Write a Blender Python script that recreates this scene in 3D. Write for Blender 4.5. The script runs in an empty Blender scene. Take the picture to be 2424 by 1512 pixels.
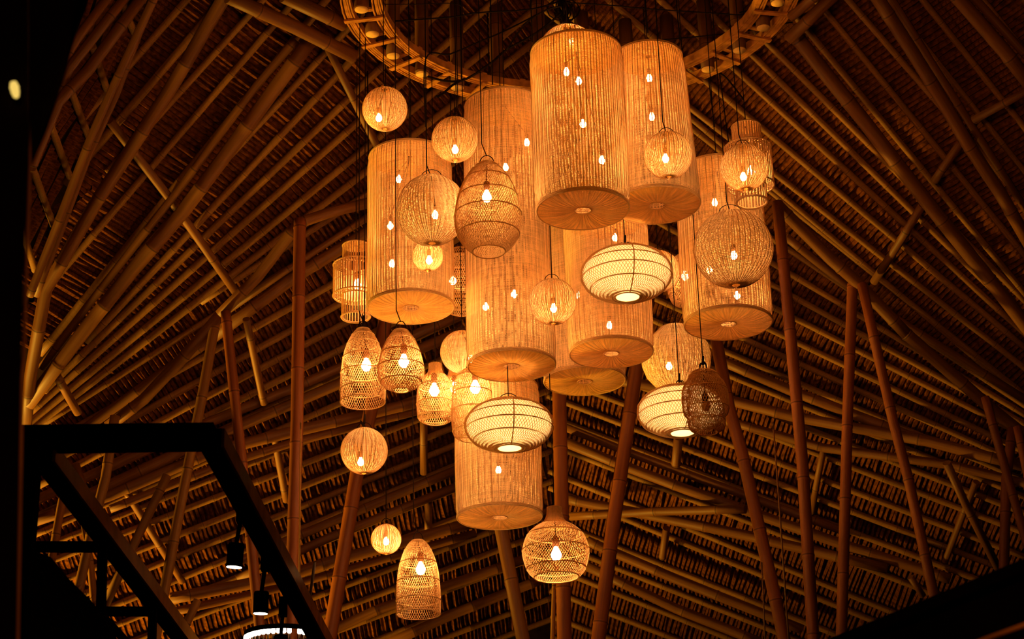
import bpy, math, random
from mathutils import Vector as V, Matrix, Quaternion
random.seed(7)
SC = bpy.context.scene
COL = SC.collection
PI = math.pi
# ------------------------------------------------------------------ camera
FPX = 4700.0; TH = math.radians(22.5); RO = math.radians(1.6)
CF = V((0, math.cos(TH), math.sin(TH))); U0 = V((0, -math.sin(TH), math.cos(TH))); R0 = V((1, 0, 0))
CR = R0*math.cos(RO) - U0*math.sin(RO); CU = R0*math.sin(RO) + U0*math.cos(RO)
cam = bpy.data.cameras.new('camera'); co = bpy.data.objects.new('camera', cam); COL.objects.link(co)
m3 = Matrix((CR, CU, -CF)).transposed(); co.matrix_world = m3.to_4x4()
cam.sensor_width = 36; cam.lens = 36*FPX/2424; cam.clip_start = .1; cam.clip_end = 200
cam.dof.use_dof = True; cam.dof.focus_distance = 13.4; cam.dof.aperture_fstop = 5.0
SC.camera = co
# ------------------------------------------------------------------ world, exposure, unseen lamps, some added
w = bpy.data.worlds.new('night'); SC.world = w; w.use_nodes = True
w.node_tree.nodes['Background'].inputs[0].default_value = (.010, .0045, .0015, 1)
w.node_tree.nodes['Background'].inputs[1].default_value = .35
SC.view_settings.view_transform = 'Standard'; SC.view_settings.look = 'None'
SC.view_settings.exposure = 0; SC.view_settings.gamma = 1; SC.view_settings.use_curve_mapping = False
cy = SC.cycles
cy.use_denoising = True; cy.max_bounces = 5; cy.diffuse_bounces = 3; cy.glossy_bounces = 2
cy.transmission_bounces = 4; cy.transparent_max_bounces = 14; cy.sample_clamp_indirect = 4; cy.use_light_tree = True
cy.caustics_reflective = False; cy.caustics_refractive = False
BULB = 265.0                      # radiance of the lantern bulbs
BCOL = (1, .51, .20)
def lamp(loc, power, col, size=.15, aim=None, cone=70):
    l = bpy.data.lights.new('unseen_lamp', 'SPOT' if aim else 'POINT'); l.energy = power; l.color = col; l.shadow_soft_size = size
    o = bpy.data.objects.new('unseen_lamp', l); COL.objects.link(o); o.location = loc
    if aim:
        l.spot_size = math.radians(cone); l.spot_blend = .8
        o.rotation_euler = (V(aim)-V(loc)).to_track_quat('-Z', 'Y').to_euler()
lamp((-8.5, 17.0, .5), 7200, (1, .55, .05), .25, (-3.6, 16.5, 5.0), 62)     # yellow floor lamp of the far left aisle
lamp((-4.6, 18.0, .3), 1100, (1, .52, .05), .25, (-2.2, 17.2, 5.5), 75)      # added unseen uplight, brightens the lower left roof
lamp((0.2, 4.0, 3.4), 640, (1, .34, .04), .4, (.2, 12, 10.3), 92)       # added warm spot near the camera, unseen, brightens the upper roof
lamp((.35, 3.2, 1.2), 8, (1, .34, .04), .3)  # added unseen fill for the left trim and wall face
# ------------------------------------------------------------------ projection helpers
def ray(px, py): return CF + CR*((px-1212)/FPX) + CU*((756-py)/FPX)
def P(px, py, Y): r = ray(px, py); return r*(Y/r.y)
def PD(px, py, d): return ray(px, py)*d              # point at depth d along the view axis
def proj(p):
    d = p.dot(CF); return (1212+FPX*p.dot(CR)/d, 756-FPX*p.dot(CU)/d)
# ------------------------------------------------------------------ objects
def setp(o, label=None, cat=None, group=None, kind=None):
    if label: o['label'] = label
    if cat: o['category'] = cat
    if group: o['group'] = group
    if kind: o['kind'] = kind
    return o
def empty(name, loc, label=None, cat=None, group=None):
    o = bpy.data.objects.new(name, None); COL.objects.link(o); o.location = loc
    o.empty_display_size = .1
    return setp(o, label, cat, group)
class MB:
    def __init__(s): s.v = []; s.f = []; s.uv = []; s.sm = []
    def face(s, idx, uvs=None, smooth=False):
        s.f.append(tuple(idx)); s.uv.extend(uvs if uvs else [(0, 0)]*len(idx)); s.sm.append(smooth)
    def box(s, c, ax, ay, az):      # centre + half axes
        b = len(s.v); c = V(c); ax = V(ax); ay = V(ay); az = V(az)
        for i in (-1, 1):
            for j in (-1, 1):
                for k in (-1, 1): s.v.append(c+ax*i+ay*j+az*k)
        for q in ((0, 1, 3, 2), (4, 6, 7, 5), (0, 4, 5, 1), (2, 3, 7, 6), (0, 2, 6, 4), (1, 5, 7, 3)):
            s.face([b+i for i in q], [(0, 0), (1, 0), (1, 1), (0, 1)])
    def beam(s, p, q, w, h, up=(0, 0, 1)):
        p = V(p); q = V(q); d = q-p; L = d.length; d.normalize(); x = d.cross(V(up)).normalized(); y = x.cross(d)
        s.box((p+q)/2, d*(L/2), x*(w/2), y*(h/2))
    def tube(s, pts, rad, n=6, vs=None, cap=True, closed=False, uoff=0):
        pts = [V(p) for p in pts]; m = len(pts)
        if not hasattr(rad, '__len__'): rad = [rad]*m
        prev = None; b = len(s.v)
        for i, p in enumerate(pts):
            if closed: t = pts[(i+1) % m]-pts[i-1]
            else: t = pts[min(i+1, m-1)]-pts[max(i-1, 0)]
            if t.length < 1e-9: t = V((0, 0, 1))
            t.normalize()
            if prev is None:
                a = V((0, 0, 1)) if abs(t.z) < .9 else V((1, 0, 0))
                x = t.cross(a).normalized()
            else: x = (prev - t*prev.dot(t)).normalized()
            y = t.cross(x); prev = x
            for k in range(n):
                a = 2*PI*k/n; s.v.append(p+(x*math.cos(a)+y*math.sin(a))*rad[i])
        if vs is None: vs = [i/10 for i in range(m)]
        rng = m if closed else m-1
        for i in range(rng):
            j = (i+1) % m
            for k in range(n):
                k2 = (k+1) % n
                v0 = vs[i]; v1 = vs[j] if j > i else vs[i]+.1
                s.face((b+i*n+k, b+i*n+k2, b+j*n+k2, b+j*n+k), [(k/n, v0), ((k+1)/n, v0), ((k+1)/n, v1), (k/n, v1)], n > 4)
        if cap and not closed:
            s.face([b+k for k in range(n)][::-1], [(.5, vs[0])]*n); s.face([b+(m-1)*n+k for k in range(n)], [(.5, vs[-1])]*n)
    def lathe(s, prof, n=64, c=(0, 0, 0), us=1, vs=1, wob=0, v0=0, ph=0):
        b = len(s.v); c = V(c); L = [v0]
        for i in range(1, len(prof)):
            L.append(L[-1]+math.hypot(prof[i][0]-prof[i-1][0], prof[i][1]-prof[i-1][1]))
        for i, (r, z) in enumerate(prof):
            for k in range(n+1):
                a = 2*PI*k/n
                rr = r*(1+wob*(math.sin(3*a+z*5+ph)+.6*math.sin(7*a-z*9+ph*2)))
                s.v.append(c+V((rr*math.cos(a), rr*math.sin(a), z+wob*.5*r*math.sin(2*a+ph))))
        for i in range(len(prof)-1):
            for k in range(n):
                s.face((b+i*(n+1)+k, b+i*(n+1)+k+1, b+(i+1)*(n+1)+k+1, b+(i+1)*(n+1)+k),
                       [(us*k/n, L[i]*vs), (us*(k+1)/n, L[i]*vs), (us*(k+1)/n, L[i+1]*vs), (us*k/n, L[i+1]*vs)], True)
        return L[-1]
    def ring(s, r, z, t, n=48, c=(0, 0, 0), sides=5, sq=1.0):
        s.tube([V(c)+V((r*math.cos(2*PI*k/n), r*math.sin(2*PI*k/n), z)) for k in range(n)], t, sides, closed=True)
    def mesh(s, name, mat):
        me = bpy.data.meshes.new(name); me.from_pydata([tuple(p) for p in s.v], [], s.f)
        uvl = me.uv_layers.new(name='UVMap'); flat = [c for uv in s.uv for c in uv]; uvl.data.foreach_set('uv', flat)
        me.polygons.foreach_set('use_smooth', s.sm); me.materials.append(mat); me.update()
        return me
    def build(s, name, mat, parent=None, kind=None, label=None, cat=None, group=None, world=False):
        if parent is not None and world:
            o0 = V(parent.location); s.v = [V(p)-o0 for p in s.v]
        o = bpy.data.objects.new(name, s.mesh(name, mat)); COL.objects.link(o)
        if parent is not None: o.parent = parent
        return setp(o, label, cat, group, kind)
# ------------------------------------------------------------------ materials
def newmat(name):
    m = bpy.data.materials.new(name); m.use_nodes = True; nt = m.node_tree; nt.nodes.clear()
    out = nt.nodes.new('ShaderNodeOutputMaterial'); return m, nt, out
def N(nt, t, **kw):
    n = nt.nodes.new('ShaderNode'+t)
    for k, v in kw.items():
        if k.startswith('i_'): n.inputs[int(k[2:])].default_value = v
        else: setattr(n, k, v)
    return n
def MATH(nt, op, a, b=None, clamp=False):
    n = nt.nodes.new('ShaderNodeMath'); n.operation = op; n.use_clamp = clamp
    for i, x in enumerate((a, b)):
        if x is None: continue
        if isinstance(x, (int, float)): n.inputs[i].default_value = x
        else: nt.links.new(x, n.inputs[i])
    return n.outputs[0]
def RAMP(nt, fac, stops):
    n = nt.nodes.new('ShaderNodeValToRGB'); nt.links.new(fac, n.inputs[0]); e = n.color_ramp.elements
    while len(e) > 1: e.remove(e[-1])
    for i, (p, c) in enumerate(stops):
        x = e[0] if i == 0 else e.new(p); x.position = p; x.color = (*c, 1) if len(c) == 3 else c
    return n.outputs[0]
def MIXC(nt, fac, a, b, mode='MIX'):
    n = nt.nodes.new('ShaderNodeMix'); n.data_type = 'RGBA'; n.blend_type = mode
    for i, x in ((0, fac), (6, a), (7, b)):
        if isinstance(x, (int, float)): n.inputs[i].default_value = x
        elif isinstance(x, tuple): n.inputs[i].default_value = (*x, 1)
        else: nt.links.new(x, n.inputs[i])
    return n.outputs[2]
def flat(name, col, rough=.7, var=.25, scale=20, spec=0):
    m, nt, out = newmat(name)
    tc = N(nt, 'TexCoord'); no = N(nt, 'TexNoise'); no.inputs['Scale'].default_value = scale
    nt.links.new(tc.outputs['Object'], no.inputs['Vector'])
    c = RAMP(nt, no.outputs['Fac'], [(.3, tuple(x*(1-var) for x in col)), (.7, tuple(min(1, x*(1+var)) for x in col))])
    b = N(nt, 'BsdfDiffuse'); nt.links.new(c, b.inputs[0])
    if not spec: nt.links.new(b.outputs[0], out.inputs[0]); return m
    g = N(nt, 'BsdfGlossy'); g.inputs['Roughness'].default_value = rough; g.inputs[0].default_value = (1, .8, .6, 1)
    mx = N(nt, 'MixShader'); mx.inputs[0].default_value = spec; nt.links.new(b.outputs[0], mx.inputs[1]); nt.links.new(g.outputs[0], mx.inputs[2])
    nt.links.new(mx.outputs[0], out.inputs[0]); return m
def emis(name, col, s):
    m, nt, out = newmat(name); e = N(nt, 'Emission'); e.inputs[0].default_value = (*col, 1); e.inputs[1].default_value = s
    nt.links.new(e.outputs[0], out.inputs[0]); return m
def bamboo(name, c1, c2, rough=.55, wrap=False):
    m, nt, out = newmat(name)
    uv = N(nt, 'UVMap'); sp = N(nt, 'SeparateXYZ'); nt.links.new(uv.outputs[0], sp.inputs[0])
    oi = N(nt, 'ObjectInfo')
    v = sp.outputs[1]; fr = MATH(nt, 'FRACT', v); d = MATH(nt, 'MINIMUM', fr, MATH(nt, 'SUBTRACT', 1.0, fr))
    cb = N(nt, 'CombineXYZ'); nt.links.new(MATH(nt, 'MULTIPLY', sp.outputs[0], 14.0), cb.inputs[0])
    nt.links.new(MATH(nt, 'MULTIPLY', v, 1.3), cb.inputs[1]); nt.links.new(MATH(nt, 'MULTIPLY', oi.outputs['Random'], 50.0), cb.inputs[2])
    no = N(nt, 'TexNoise'); no.inputs['Scale'].default_value = 1.0; no.inputs['Detail'].default_value = 4; nt.links.new(cb.outputs[0], no.inputs['Vector'])
    base = RAMP(nt, no.outputs['Fac'], [(.3, c1), (.7, c2)])
    # every internode ages to its own tone
    wn = N(nt, 'TexWhiteNoise'); wn.noise_dimensions = '2D'; cb2 = N(nt, 'CombineXYZ')
    nt.links.new(MATH(nt, 'FLOOR', v), cb2.inputs[0]); nt.links.new(MATH(nt, 'MULTIPLY', oi.outputs['Random'], 31.0), cb2.inputs[1])
    nt.links.new(cb2.outputs[0], wn.inputs['Vector'])
    hs = N(nt, 'HueSaturation'); nt.links.new(base, hs.inputs['Color'])
    nt.links.new(MATH(nt, 'ADD', .88, MATH(nt, 'MULTIPLY', wn.outputs['Value'], .22)), hs.inputs['Value'])
    # dark joint line and pale wax band
    ring = MATH(nt, 'SMOOTH_MAX', 0, 0) if False else MATH(nt, 'LESS_THAN', d, .008)
    col = MIXC(nt, MATH(nt, 'MULTIPLY', ring, .7), hs.outputs[0], tuple(x*.22 for x in c1))
    wax = MATH(nt, 'MULTIPLY', MATH(nt, 'LESS_THAN', MATH(nt, 'ABSOLUTE', MATH(nt, 'SUBTRACT', d, .02)), .01), .18)
    col = MIXC(nt, wax, col, tuple(min(1, x*1.5) for x in c2))
    if wrap:      # string wound round the pole where the thatch is sewn on
        wr = MATH(nt, 'LESS_THAN', MATH(nt, 'FRACT', MATH(nt, 'ADD', MATH(nt, 'MULTIPLY', v, 7.0), MATH(nt, 'ADD', sp.outputs[0], MATH(nt, 'MULTIPLY', no.outputs['Fac'], .8)))), .075)
        col = MIXC(nt, MATH(nt, 'MULTIPLY', wr, .45), col, (.05, .022, .008))
    # knots
    vo = N(nt, 'TexVoronoi'); vo.inputs['Scale'].default_value = 1.2; nt.links.new(cb.outputs[0], vo.inputs['Vector'])
    kn = MATH(nt, 'LESS_THAN', vo.outputs['Distance'], .045)
    col = MIXC(nt, MATH(nt, 'MULTIPLY', kn, .8), col, (.02, .01, .005))
    b = N(nt, 'BsdfPrincipled'); nt.links.new(col, b.inputs['Base Color']); b.inputs['Roughness'].default_value = rough
    b.inputs['Specular IOR Level'].default_value = .3
    bp = N(nt, 'Bump'); bp.inputs['Strength'].default_value = .15; bp.inputs['Distance'].default_value = .01
    nt.links.new(no.outputs['Fac'], bp.inputs['Height']); nt.links.new(bp.outputs[0], b.inputs['Normal'])
    nt.links.new(b.outputs[0], out.inputs[0]); return m
def wicker(name, dif, tra, open_=.42, base_open=0.0, radial=False):
    """woven cane: rows in v, two half cells per upright in u; real see-through gaps between the rows"""
    m, nt, out = newmat(name)
    uv = N(nt, 'UVMap'); sp = N(nt, 'SeparateXYZ'); nt.links.new(uv.outputs[0], sp.inputs[0]); oi = N(nt, 'ObjectInfo')
    u, v = sp.outputs[0], sp.outputs[1]
    cb = N(nt, 'CombineXYZ'); nt.links.new(MATH(nt, 'MULTIPLY', u, .55), cb.inputs[0]); nt.links.new(MATH(nt, 'MULTIPLY', v, .10), cb.inputs[1])
    nt.links.new(MATH(nt, 'MULTIPLY', oi.outputs['Random'], 40.0), cb.inputs[2])
    no = N(nt, 'TexNoise'); no.inputs['Scale'].default_value = 1.0; no.inputs['Detail'].default_value = 3; nt.links.new(cb.outputs[0], no.inputs['Vector'])
    # rows bend a little
    vw = MATH(nt, 'ADD', v, MATH(nt, 'MULTIPLY', no.outputs['Fac'], 1.6))
    row = MATH(nt, 'FRACT', vw)
    s2 = MATH(nt, 'ABSOLUTE', MATH(nt, 'SINE', MATH(nt, 'MULTIPLY', u, 2*PI)))
    # per column / per patch looseness
    wn = N(nt, 'TexWhiteNoise'); wn.noise_dimensions = '3D'; cb2 = N(nt, 'CombineXYZ')
    nt.links.new(MATH(nt, 'FLOOR', MATH(nt, 'MULTIPLY', u, 2.0)), cb2.inputs[0]); nt.links.new(MATH(nt, 'FLOOR', vw), cb2.inputs[1])
    nt.links.new(oi.outputs['Random'], cb2.inputs[2]); nt.links.new(cb2.outputs[0], wn.inputs['Vector'])
    loose = MATH(nt, 'ADD', MATH(nt, 'MULTIPLY', MATH(nt, 'SUBTRACT', no.outputs['Fac'], .5), 1.5), MATH(nt, 'MULTIPLY', MATH(nt, 'SUBTRACT', wn.outputs['Value'], .5), .22))
    g = MATH(nt, 'ADD', MATH(nt, 'MULTIPLY', MATH(nt, 'SUBTRACT', s2, .30), open_*1.5), MATH(nt, 'MULTIPLY', loose, open_), False)
    g = MATH(nt, 'ADD', g, base_open)
    gap = MATH(nt, 'LESS_THAN', row, g)
    # strand tone
    n2 = N(nt, 'TexNoise'); n2.inputs['Scale'].default_value = 1.0; n2.inputs['Detail'].default_value = 2; cb3 = N(nt, 'CombineXYZ')
    nt.links.new(MATH(nt, 'MULTIPLY', u, 1.7 if radial else .12), cb3.inputs[0]); nt.links.new(MATH(nt, 'MULTIPLY', vw, .06 if radial else .9), cb3.inputs[1])
    nt.links.new(MATH(nt, 'MULTIPLY', oi.outputs['Random'], 17.0), cb3.inputs[2]); nt.links.new(cb3.outputs[0], n2.inputs['Vector'])
    n3 = N(nt, 'TexNoise'); n3.inputs['Scale'].default_value = 1.0; n3.inputs['Detail'].default_value = 1; cb4 = N(nt, 'CombineXYZ')
    nt.links.new(MATH(nt, 'MULTIPLY', u, 2.3), cb4.inputs[0]); nt.links.new(MATH(nt, 'MULTIPLY', vw, .035), cb4.inputs[1]); nt.links.new(oi.outputs['Random'], cb4.inputs[2]); nt.links.new(cb4.outputs[0], n3.inputs['Vector'])
    edge = MATH(nt, 'MULTIPLY', MATH(nt, 'ABSOLUTE', MATH(nt, 'SUBTRACT', row, .5)), -.5)
    k = MATH(nt, 'ADD', MATH(nt, 'ADD', .22, edge), MATH(nt, 'ADD', MATH(nt, 'MULTIPLY', n2.outputs['Fac'], .8), MATH(nt, 'MULTIPLY', n3.outputs['Fac'], .9)))
    hd = N(nt, 'HueSaturation', ); hd.inputs['Color'].default_value = (*dif, 1); nt.links.new(k, hd.inputs['Value'])
    ht = N(nt, 'HueSaturation', ); ht.inputs['Color'].default_value = (*tra, 1); nt.links.new(k, ht.inputs['Value'])
    df = N(nt, 'BsdfDiffuse'); nt.links.new(hd.outputs[0], df.inputs[0]); tr = N(nt, 'BsdfTranslucent'); nt.links.new(ht.outputs[0], tr.inputs[0])
    hgt = MATH(nt, 'MULTIPLY', MATH(nt, 'ABSOLUTE', MATH(nt, 'SUBTRACT', row, .5)), s2)
    bp = N(nt, 'Bump'); bp.inputs['Strength'].default_value = .5; bp.inputs['Distance'].default_value = .004
    nt.links.new(hgt, bp.inputs['Height']); nt.links.new(bp.outputs[0], df.inputs['Normal'])
    mx = N(nt, 'MixShader'); mx.inputs[0].default_value = .16; nt.links.new(df.outputs[0], mx.inputs[1]); nt.links.new(tr.outputs[0], mx.inputs[2])
    tp = N(nt, 'BsdfTransparent'); m2 = N(nt, 'MixShader'); nt.links.new(gap, m2.inputs[0]); nt.links.new(mx.outputs[0], m2.inputs[1]); nt.links.new(tp.outputs[0], m2.inputs[2])
    nt.links.new(m2.outputs[0], out.inputs[0]); return m
def cane(name, dif, tra):
    m, nt, out = newmat(name)
    tc = N(nt, 'TexCoord'); no = N(nt, 'TexNoise'); no.inputs['Scale'].default_value = 60; nt.links.new(tc.outputs['Object'], no.inputs['Vector'])
    df = N(nt, 'BsdfDiffuse'); tr = N(nt, 'BsdfTranslucent')
    nt.links.new(RAMP(nt, no.outputs['Fac'], [(.3, tuple(x*.75 for x in dif)), (.7, dif)]), df.inputs[0]); tr.inputs[0].default_value = (*tra, 1)
    mx = N(nt, 'MixShader'); mx.inputs[0].default_value = .35; nt.links.new(df.outputs[0], mx.inputs[1]); nt.links.new(tr.outputs[0], mx.inputs[2])
    nt.links.new(mx.outputs[0], out.inputs[0]); return m
M = dict(
    rafter=bamboo('rafter_bamboo', (.155, .065, .006), (.245, .106, .013), .6, True),
    beam=bamboo('beam_bamboo', (.11, .036, .003), (.17, .062, .007)),
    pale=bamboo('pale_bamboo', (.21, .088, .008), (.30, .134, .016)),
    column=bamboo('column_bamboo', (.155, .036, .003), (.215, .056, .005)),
    rib=flat('thatch_leaf', (.090, .027, .003), .8, .6, 26),
    back=flat('thatch_backing', (.030, .015, .008), .95, .4, 8),
    drum=wicker('woven_rattan', (.90, .63, .30), (.80, .245, .022), .48),
    ball=wicker('woven_rattan_loose', (.90, .70, .40), (.76, .245, .025), .60, .06),
    disc=wicker('woven_rattan_dense', (.80, .41, .10), (.82, .28, .03), .12, .0, True),
    cane=cane('cane', (.88, .56, .23), (.80, .40, .10)),
    canedark=cane('old_cane', (.78, .36, .09), (.5, .18, .04)),
    stake=flat('cane_upright', (.36, .18, .06), .7, .3, 30),
    cord=flat('black_cord', (.012, .007, .006), .6, .2),
    socket=flat('socket_brown', (.10, .045, .02), .5, .2),
    bulb=emis('bulb_glow', BCOL, BULB),
    white=emis('cool_lamp', (1, .93, .78), 14),
    steel=flat('black_steel', (.006, .003, .002), .7, .2),
    wood_lit_steel=flat('dark_wood_lit_steel', (.24, .080, .010), .22, .3, 6, spec=.006),  # parapet wood; the same brown stands in for light on the steel
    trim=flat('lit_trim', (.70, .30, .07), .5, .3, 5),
    dark=flat('dark_wall', (.020, .009, .005), .9, .3, 5),
    floor=flat('floor_boards', (.10, .05, .025), .8, .3, 3),
    fuzz=flat('dark_thatch', (.045, .026, .012), .95, .4, 30),
    strip=flat('split_bamboo', (.42, .17, .035), .5, .35, 14),
    cut=flat('cut_bamboo_end', (.72, .42, .14), .6, .15, 20),
    string=flat('binding_string', (.05, .025, .015), .8, .2),
)
def fabric():
    m, nt, out = newmat('cream_fabric'); df = N(nt, 'BsdfDiffuse'); tr = N(nt, 'BsdfTranslucent')
    df.inputs[0].default_value = (.88, .80, .60, 1); tr.inputs[0].default_value = (.95, .88, .62, 1)
    mx = N(nt, 'MixShader'); mx.inputs[0].default_value = .5; nt.links.new(df.outputs[0], mx.inputs[1]); nt.links.new(tr.outputs[0], mx.inputs[2])
    nt.links.new(mx.outputs[0], out.inputs[0]); return m
M['fabric'] = fabric()
# ================================================================== THE ROOF
X0, H0, SY, SX = .33, 9.9, .64, .5
NL = V((-SX, SY, 1)).normalized(); NR = V((SX, SY, 1)).normalized(); PC = V((X0, 12, H0))
def onplane(px, py, n, c, off=0):
    r = ray(px, py); t = (n.dot(c)-off)/n.dot(r); return r*t
def pole_mb(pts, r, n=10, node=.55, taper=.0, mb=None, cutend=False):
    """bamboo culm along a polyline with swollen joints"""
    mb = mb or MB(); pts = [V(p) for p in pts]; seg = [(pts[i+1]-pts[i]).length for i in range(len(pts)-1)]; L = sum(seg)
    ph = random.random(); ks = sorted(set([0.0, L] + [(k+ph)*node+dk for k in range(-1, int(L/node)+2) for dk in (-.018, 0, .018)] + [sum(seg[:i]) for i in range(1, len(seg))]))
    ks = [k for k in ks if 0 <= k <= L]; P_, R_, VS = [], [], []
    for k in ks:
        a = k
        for i, s in enumerate(seg):
            if a <= s or i == len(seg)-1: P_.append(pts[i].lerp(pts[i+1], a/s if s else 0)); break
            a -= s
        v = k/node-ph; d = abs(v-round(v)); R_.append(r*(1-taper*k/L)*(1.09 if d < .01 else 1.0)); VS.append(v+40)
    mb.tube(P_, R_, n, VS); return mb
def line_dir(a, b): return (b-a)
def roof_side(name, n, sgn, lines, matlab):
    """lines: (x1,y1,x2,y2,limit_px,width_px). Builds backing plane, one rafter per line and the thatch ribs between them"""
    root_me = MB()
    # backing slab: quad on plane
    e1 = V((1, 0, -n.x/n.z)).normalized(); e2 = n.cross(e1).normalized()
    if sgn < 0: cs = [(X0, 3), (X0, 30), (-9, 30), (-9, 3)]
    else: cs = [(X0, 1), (13, 1), (13, 30), (X0, 30)]
    top = [];
    for x, y in cs:
        z = H0 - SY*(y-12) - SX*abs(x-X0); top.append(V((x, y, z)))
    b = 0
    for p in top: root_me.v.append(p+n*.03)
    for p in top: root_me.v.append(p+n*.12)
    root_me.face((0, 1, 2, 3)); root_me.face((7, 6, 5, 4))
    for i in range(4): root_me.face((i, i+4, (i+1) % 4+4, (i+1) % 4))
    root = root_me.build(name, M['back'], kind='structure')
    L3 = []
    for (x1, y1, x2, y2, lim, wpx) in lines:
        # far (low) end at pixel x = lim, high end at the hip x = X0
        t = (lim-x1)/(x2-x1); lo = onplane(lim, y1+(y2-y1)*t, n, PC); q = onplane(x1, y1, n, PC) if abs(x1-lim) > abs(x2-lim) else onplane(x2, y2, n, PC)
        d = (q-lo); t = (X0-lo.x)/d.x; hi = lo+d*t
        hi_px = proj(hi)
        if hi_px[1] < -120 or hi.y < 8.0:
            tt = [k/60 for k in range(61)]
            best = 1
            for k in tt:
                pp = lo.lerp(hi, k)
                if pp.y < 3 or proj(pp)[1] < -90: best = k; break
            hi = lo.lerp(hi, best)
        L3.append((lo, hi)); r = wpx/2*((lo+hi)/2).dot(CF)/FPX
        pole_mb([lo-n*.05, hi-n*.05], min(r, .045), 8, .42).build('rafter', M['rafter'], root)
        # bindings that tie the thatch on
    # ribs
    ribs = []
    for i in range(len(L3)-1):
        A0, A1 = L3[i]; B0, B1 = L3[i+1]; da = (A1-A0).normalized(); db = (B1-B0).normalized(); d = (da+db).normalized()
        pr = n.cross(d).normalized()
        # use the line that reaches lower / longer as the walking line
        La = (A1-A0).length; Lb = (B1-B0).length
        W0, W1, dw, O0, do = (A0, A1, da, B0, db) if La >= Lb else (B0, B1, db, A0, da)
        k = 0.0; LW = (W1-W0).length
        pitch = .043
        while k < LW:
            p = W0+dw*k; k += pitch*random.uniform(.85, 1.15)
            # intersect p + s*pr with line O
            wv = O0-p; den = pr.cross(do).dot(n)
            if abs(den) < 1e-4: continue
            s = wv.cross(do).dot(n)/den
            q = p+pr*s
            if abs(s) < .05 or abs(s) > 1.7: continue
            if (q.x-X0)*sgn < 0 or (p.x-X0)*sgn < -.02: continue
            c = (p+q)/2; cx, cyy = proj(c)
            if not (-70 < cx < 2494 and -70 < cyy < 1580): continue
            ribs.append((c.dot(CF)/abs(s), p, q))
    put_ribs(root, ribs, n)
    return root, L3
def rib_mesh(seed):
    rr = random.Random(seed); mb = MB(); ns = 2
    for i in range(ns+1):
        t = i/ns; w = .5*rr.uniform(.85, 1.1); h = rr.uniform(.6, 1.0)
        for x, z in ((-w, .25), (-w*.35+rr.uniform(-.1, .1), -h), (w*.4, -h*.65), (w, .3)):
            mb.v.append(V((x*.055, t, z*.030)))
    for i in range(ns):
        for j in range(3): mb.face((i*4+j, i*4+j+1, i*4+j+5, i*4+j+4))
    return mb
RIBV = [rib_mesh(s) for s in range(6)]
RIBME = [mb.mesh('thatch_rib', M['rib']) for mb in RIBV]
def rib_matrix(p, q, n):
    d = q-p; L = d.length; d.normalize(); d = (d+V((random.gauss(0, .03), random.gauss(0, .03), random.gauss(0, .012)))).normalized()
    x = d.cross(n).normalized(); z = x.cross(d)
    m = Matrix((x*random.uniform(.92, 1.12), d*(L*random.uniform(.97, 1.06)), z*random.uniform(.8, 1.5))).transposed().to_4x4(); m.translation = p - n*.004
    return m
def put_ribs(root, ribs, n):
    ribs.sort(key=lambda r: r[0]); rest = MB()
    for i, (k, p, q) in enumerate(ribs):
        m = rib_matrix(p, q, n); j = random.randrange(6)
        if i < 300:
            o = bpy.data.objects.new('thatch_rib', RIBME[j]); COL.objects.link(o); o.parent = root; o.matrix_local = m
        else:
            b = len(rest.v); rest.v.extend(m @ v for v in RIBV[j].v)
            for f in RIBV[j].f: rest.face([b+x for x in f])
    if rest.v: rest.build('thatch_rib_field', M['rib'], root, kind='stuff')
def yl(ref, y, s, lim, w=16):    # line from value at reference column and slope (left side rises to the right)
    return (ref, y, ref-300, y+300*s, lim, w)
left = [(335, -30, 235, 90, 140, 14), (431, 0, 300, 150, 150, 18), (453, 74, 275, 282, 150, 20), (594, 19, 397, 238, 250, 17), (650, 45, 353, 390, 95, 17), (702, 74, 401, 446, 90, 19),
        (772, 111, 579, 319, 320, 17), (798, 167, 442, 545, 200, 18), (824, 223, 141, 879, 100, 18), (850, 275, 93, 946, 50, 18), (872, 334, 82, 979, 50, 18), (860, 400, 74, 1005, 50, 18),
        (860, 455, 557, 652, 470, 17), (860, 512, 470, 760, 60, 15), yl(700, 711, .56, 60, 18), yl(700, 766, .55, 60, 18), yl(700, 817, .53, 60, 18), yl(700, 870, .5, 60, 18), yl(700, 925, .47, 60, 16), yl(700, 990, .43, 60, 16), yl(700, 1045, .40, 60, 14),
        yl(700, 1095, .385, 60, 16), yl(700, 1148, .39, 60, 16), yl(700, 1195, .4, 60, 16), yl(700, 1247, .41, 60, 16), yl(700, 1300, .40, 60, 14), yl(700, 1360, .38, 60, 14),
        yl(700, 1420, .37, 60, 15), yl(700, 1470, .37, 100, 15), yl(700, 1520, .37, 200, 15), yl(700, 1575, .37, 300, 14), yl(700, 1630, .37, 500, 14), yl(700, 1680, .37, 600, 14)]
ceil_l, _ = roof_side('ceiling', NL, -1, left, 'left')
def yr(ref, y, s, lim=2470, w=15): return (ref, y, ref+300, y+300*s, lim, w)
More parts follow.
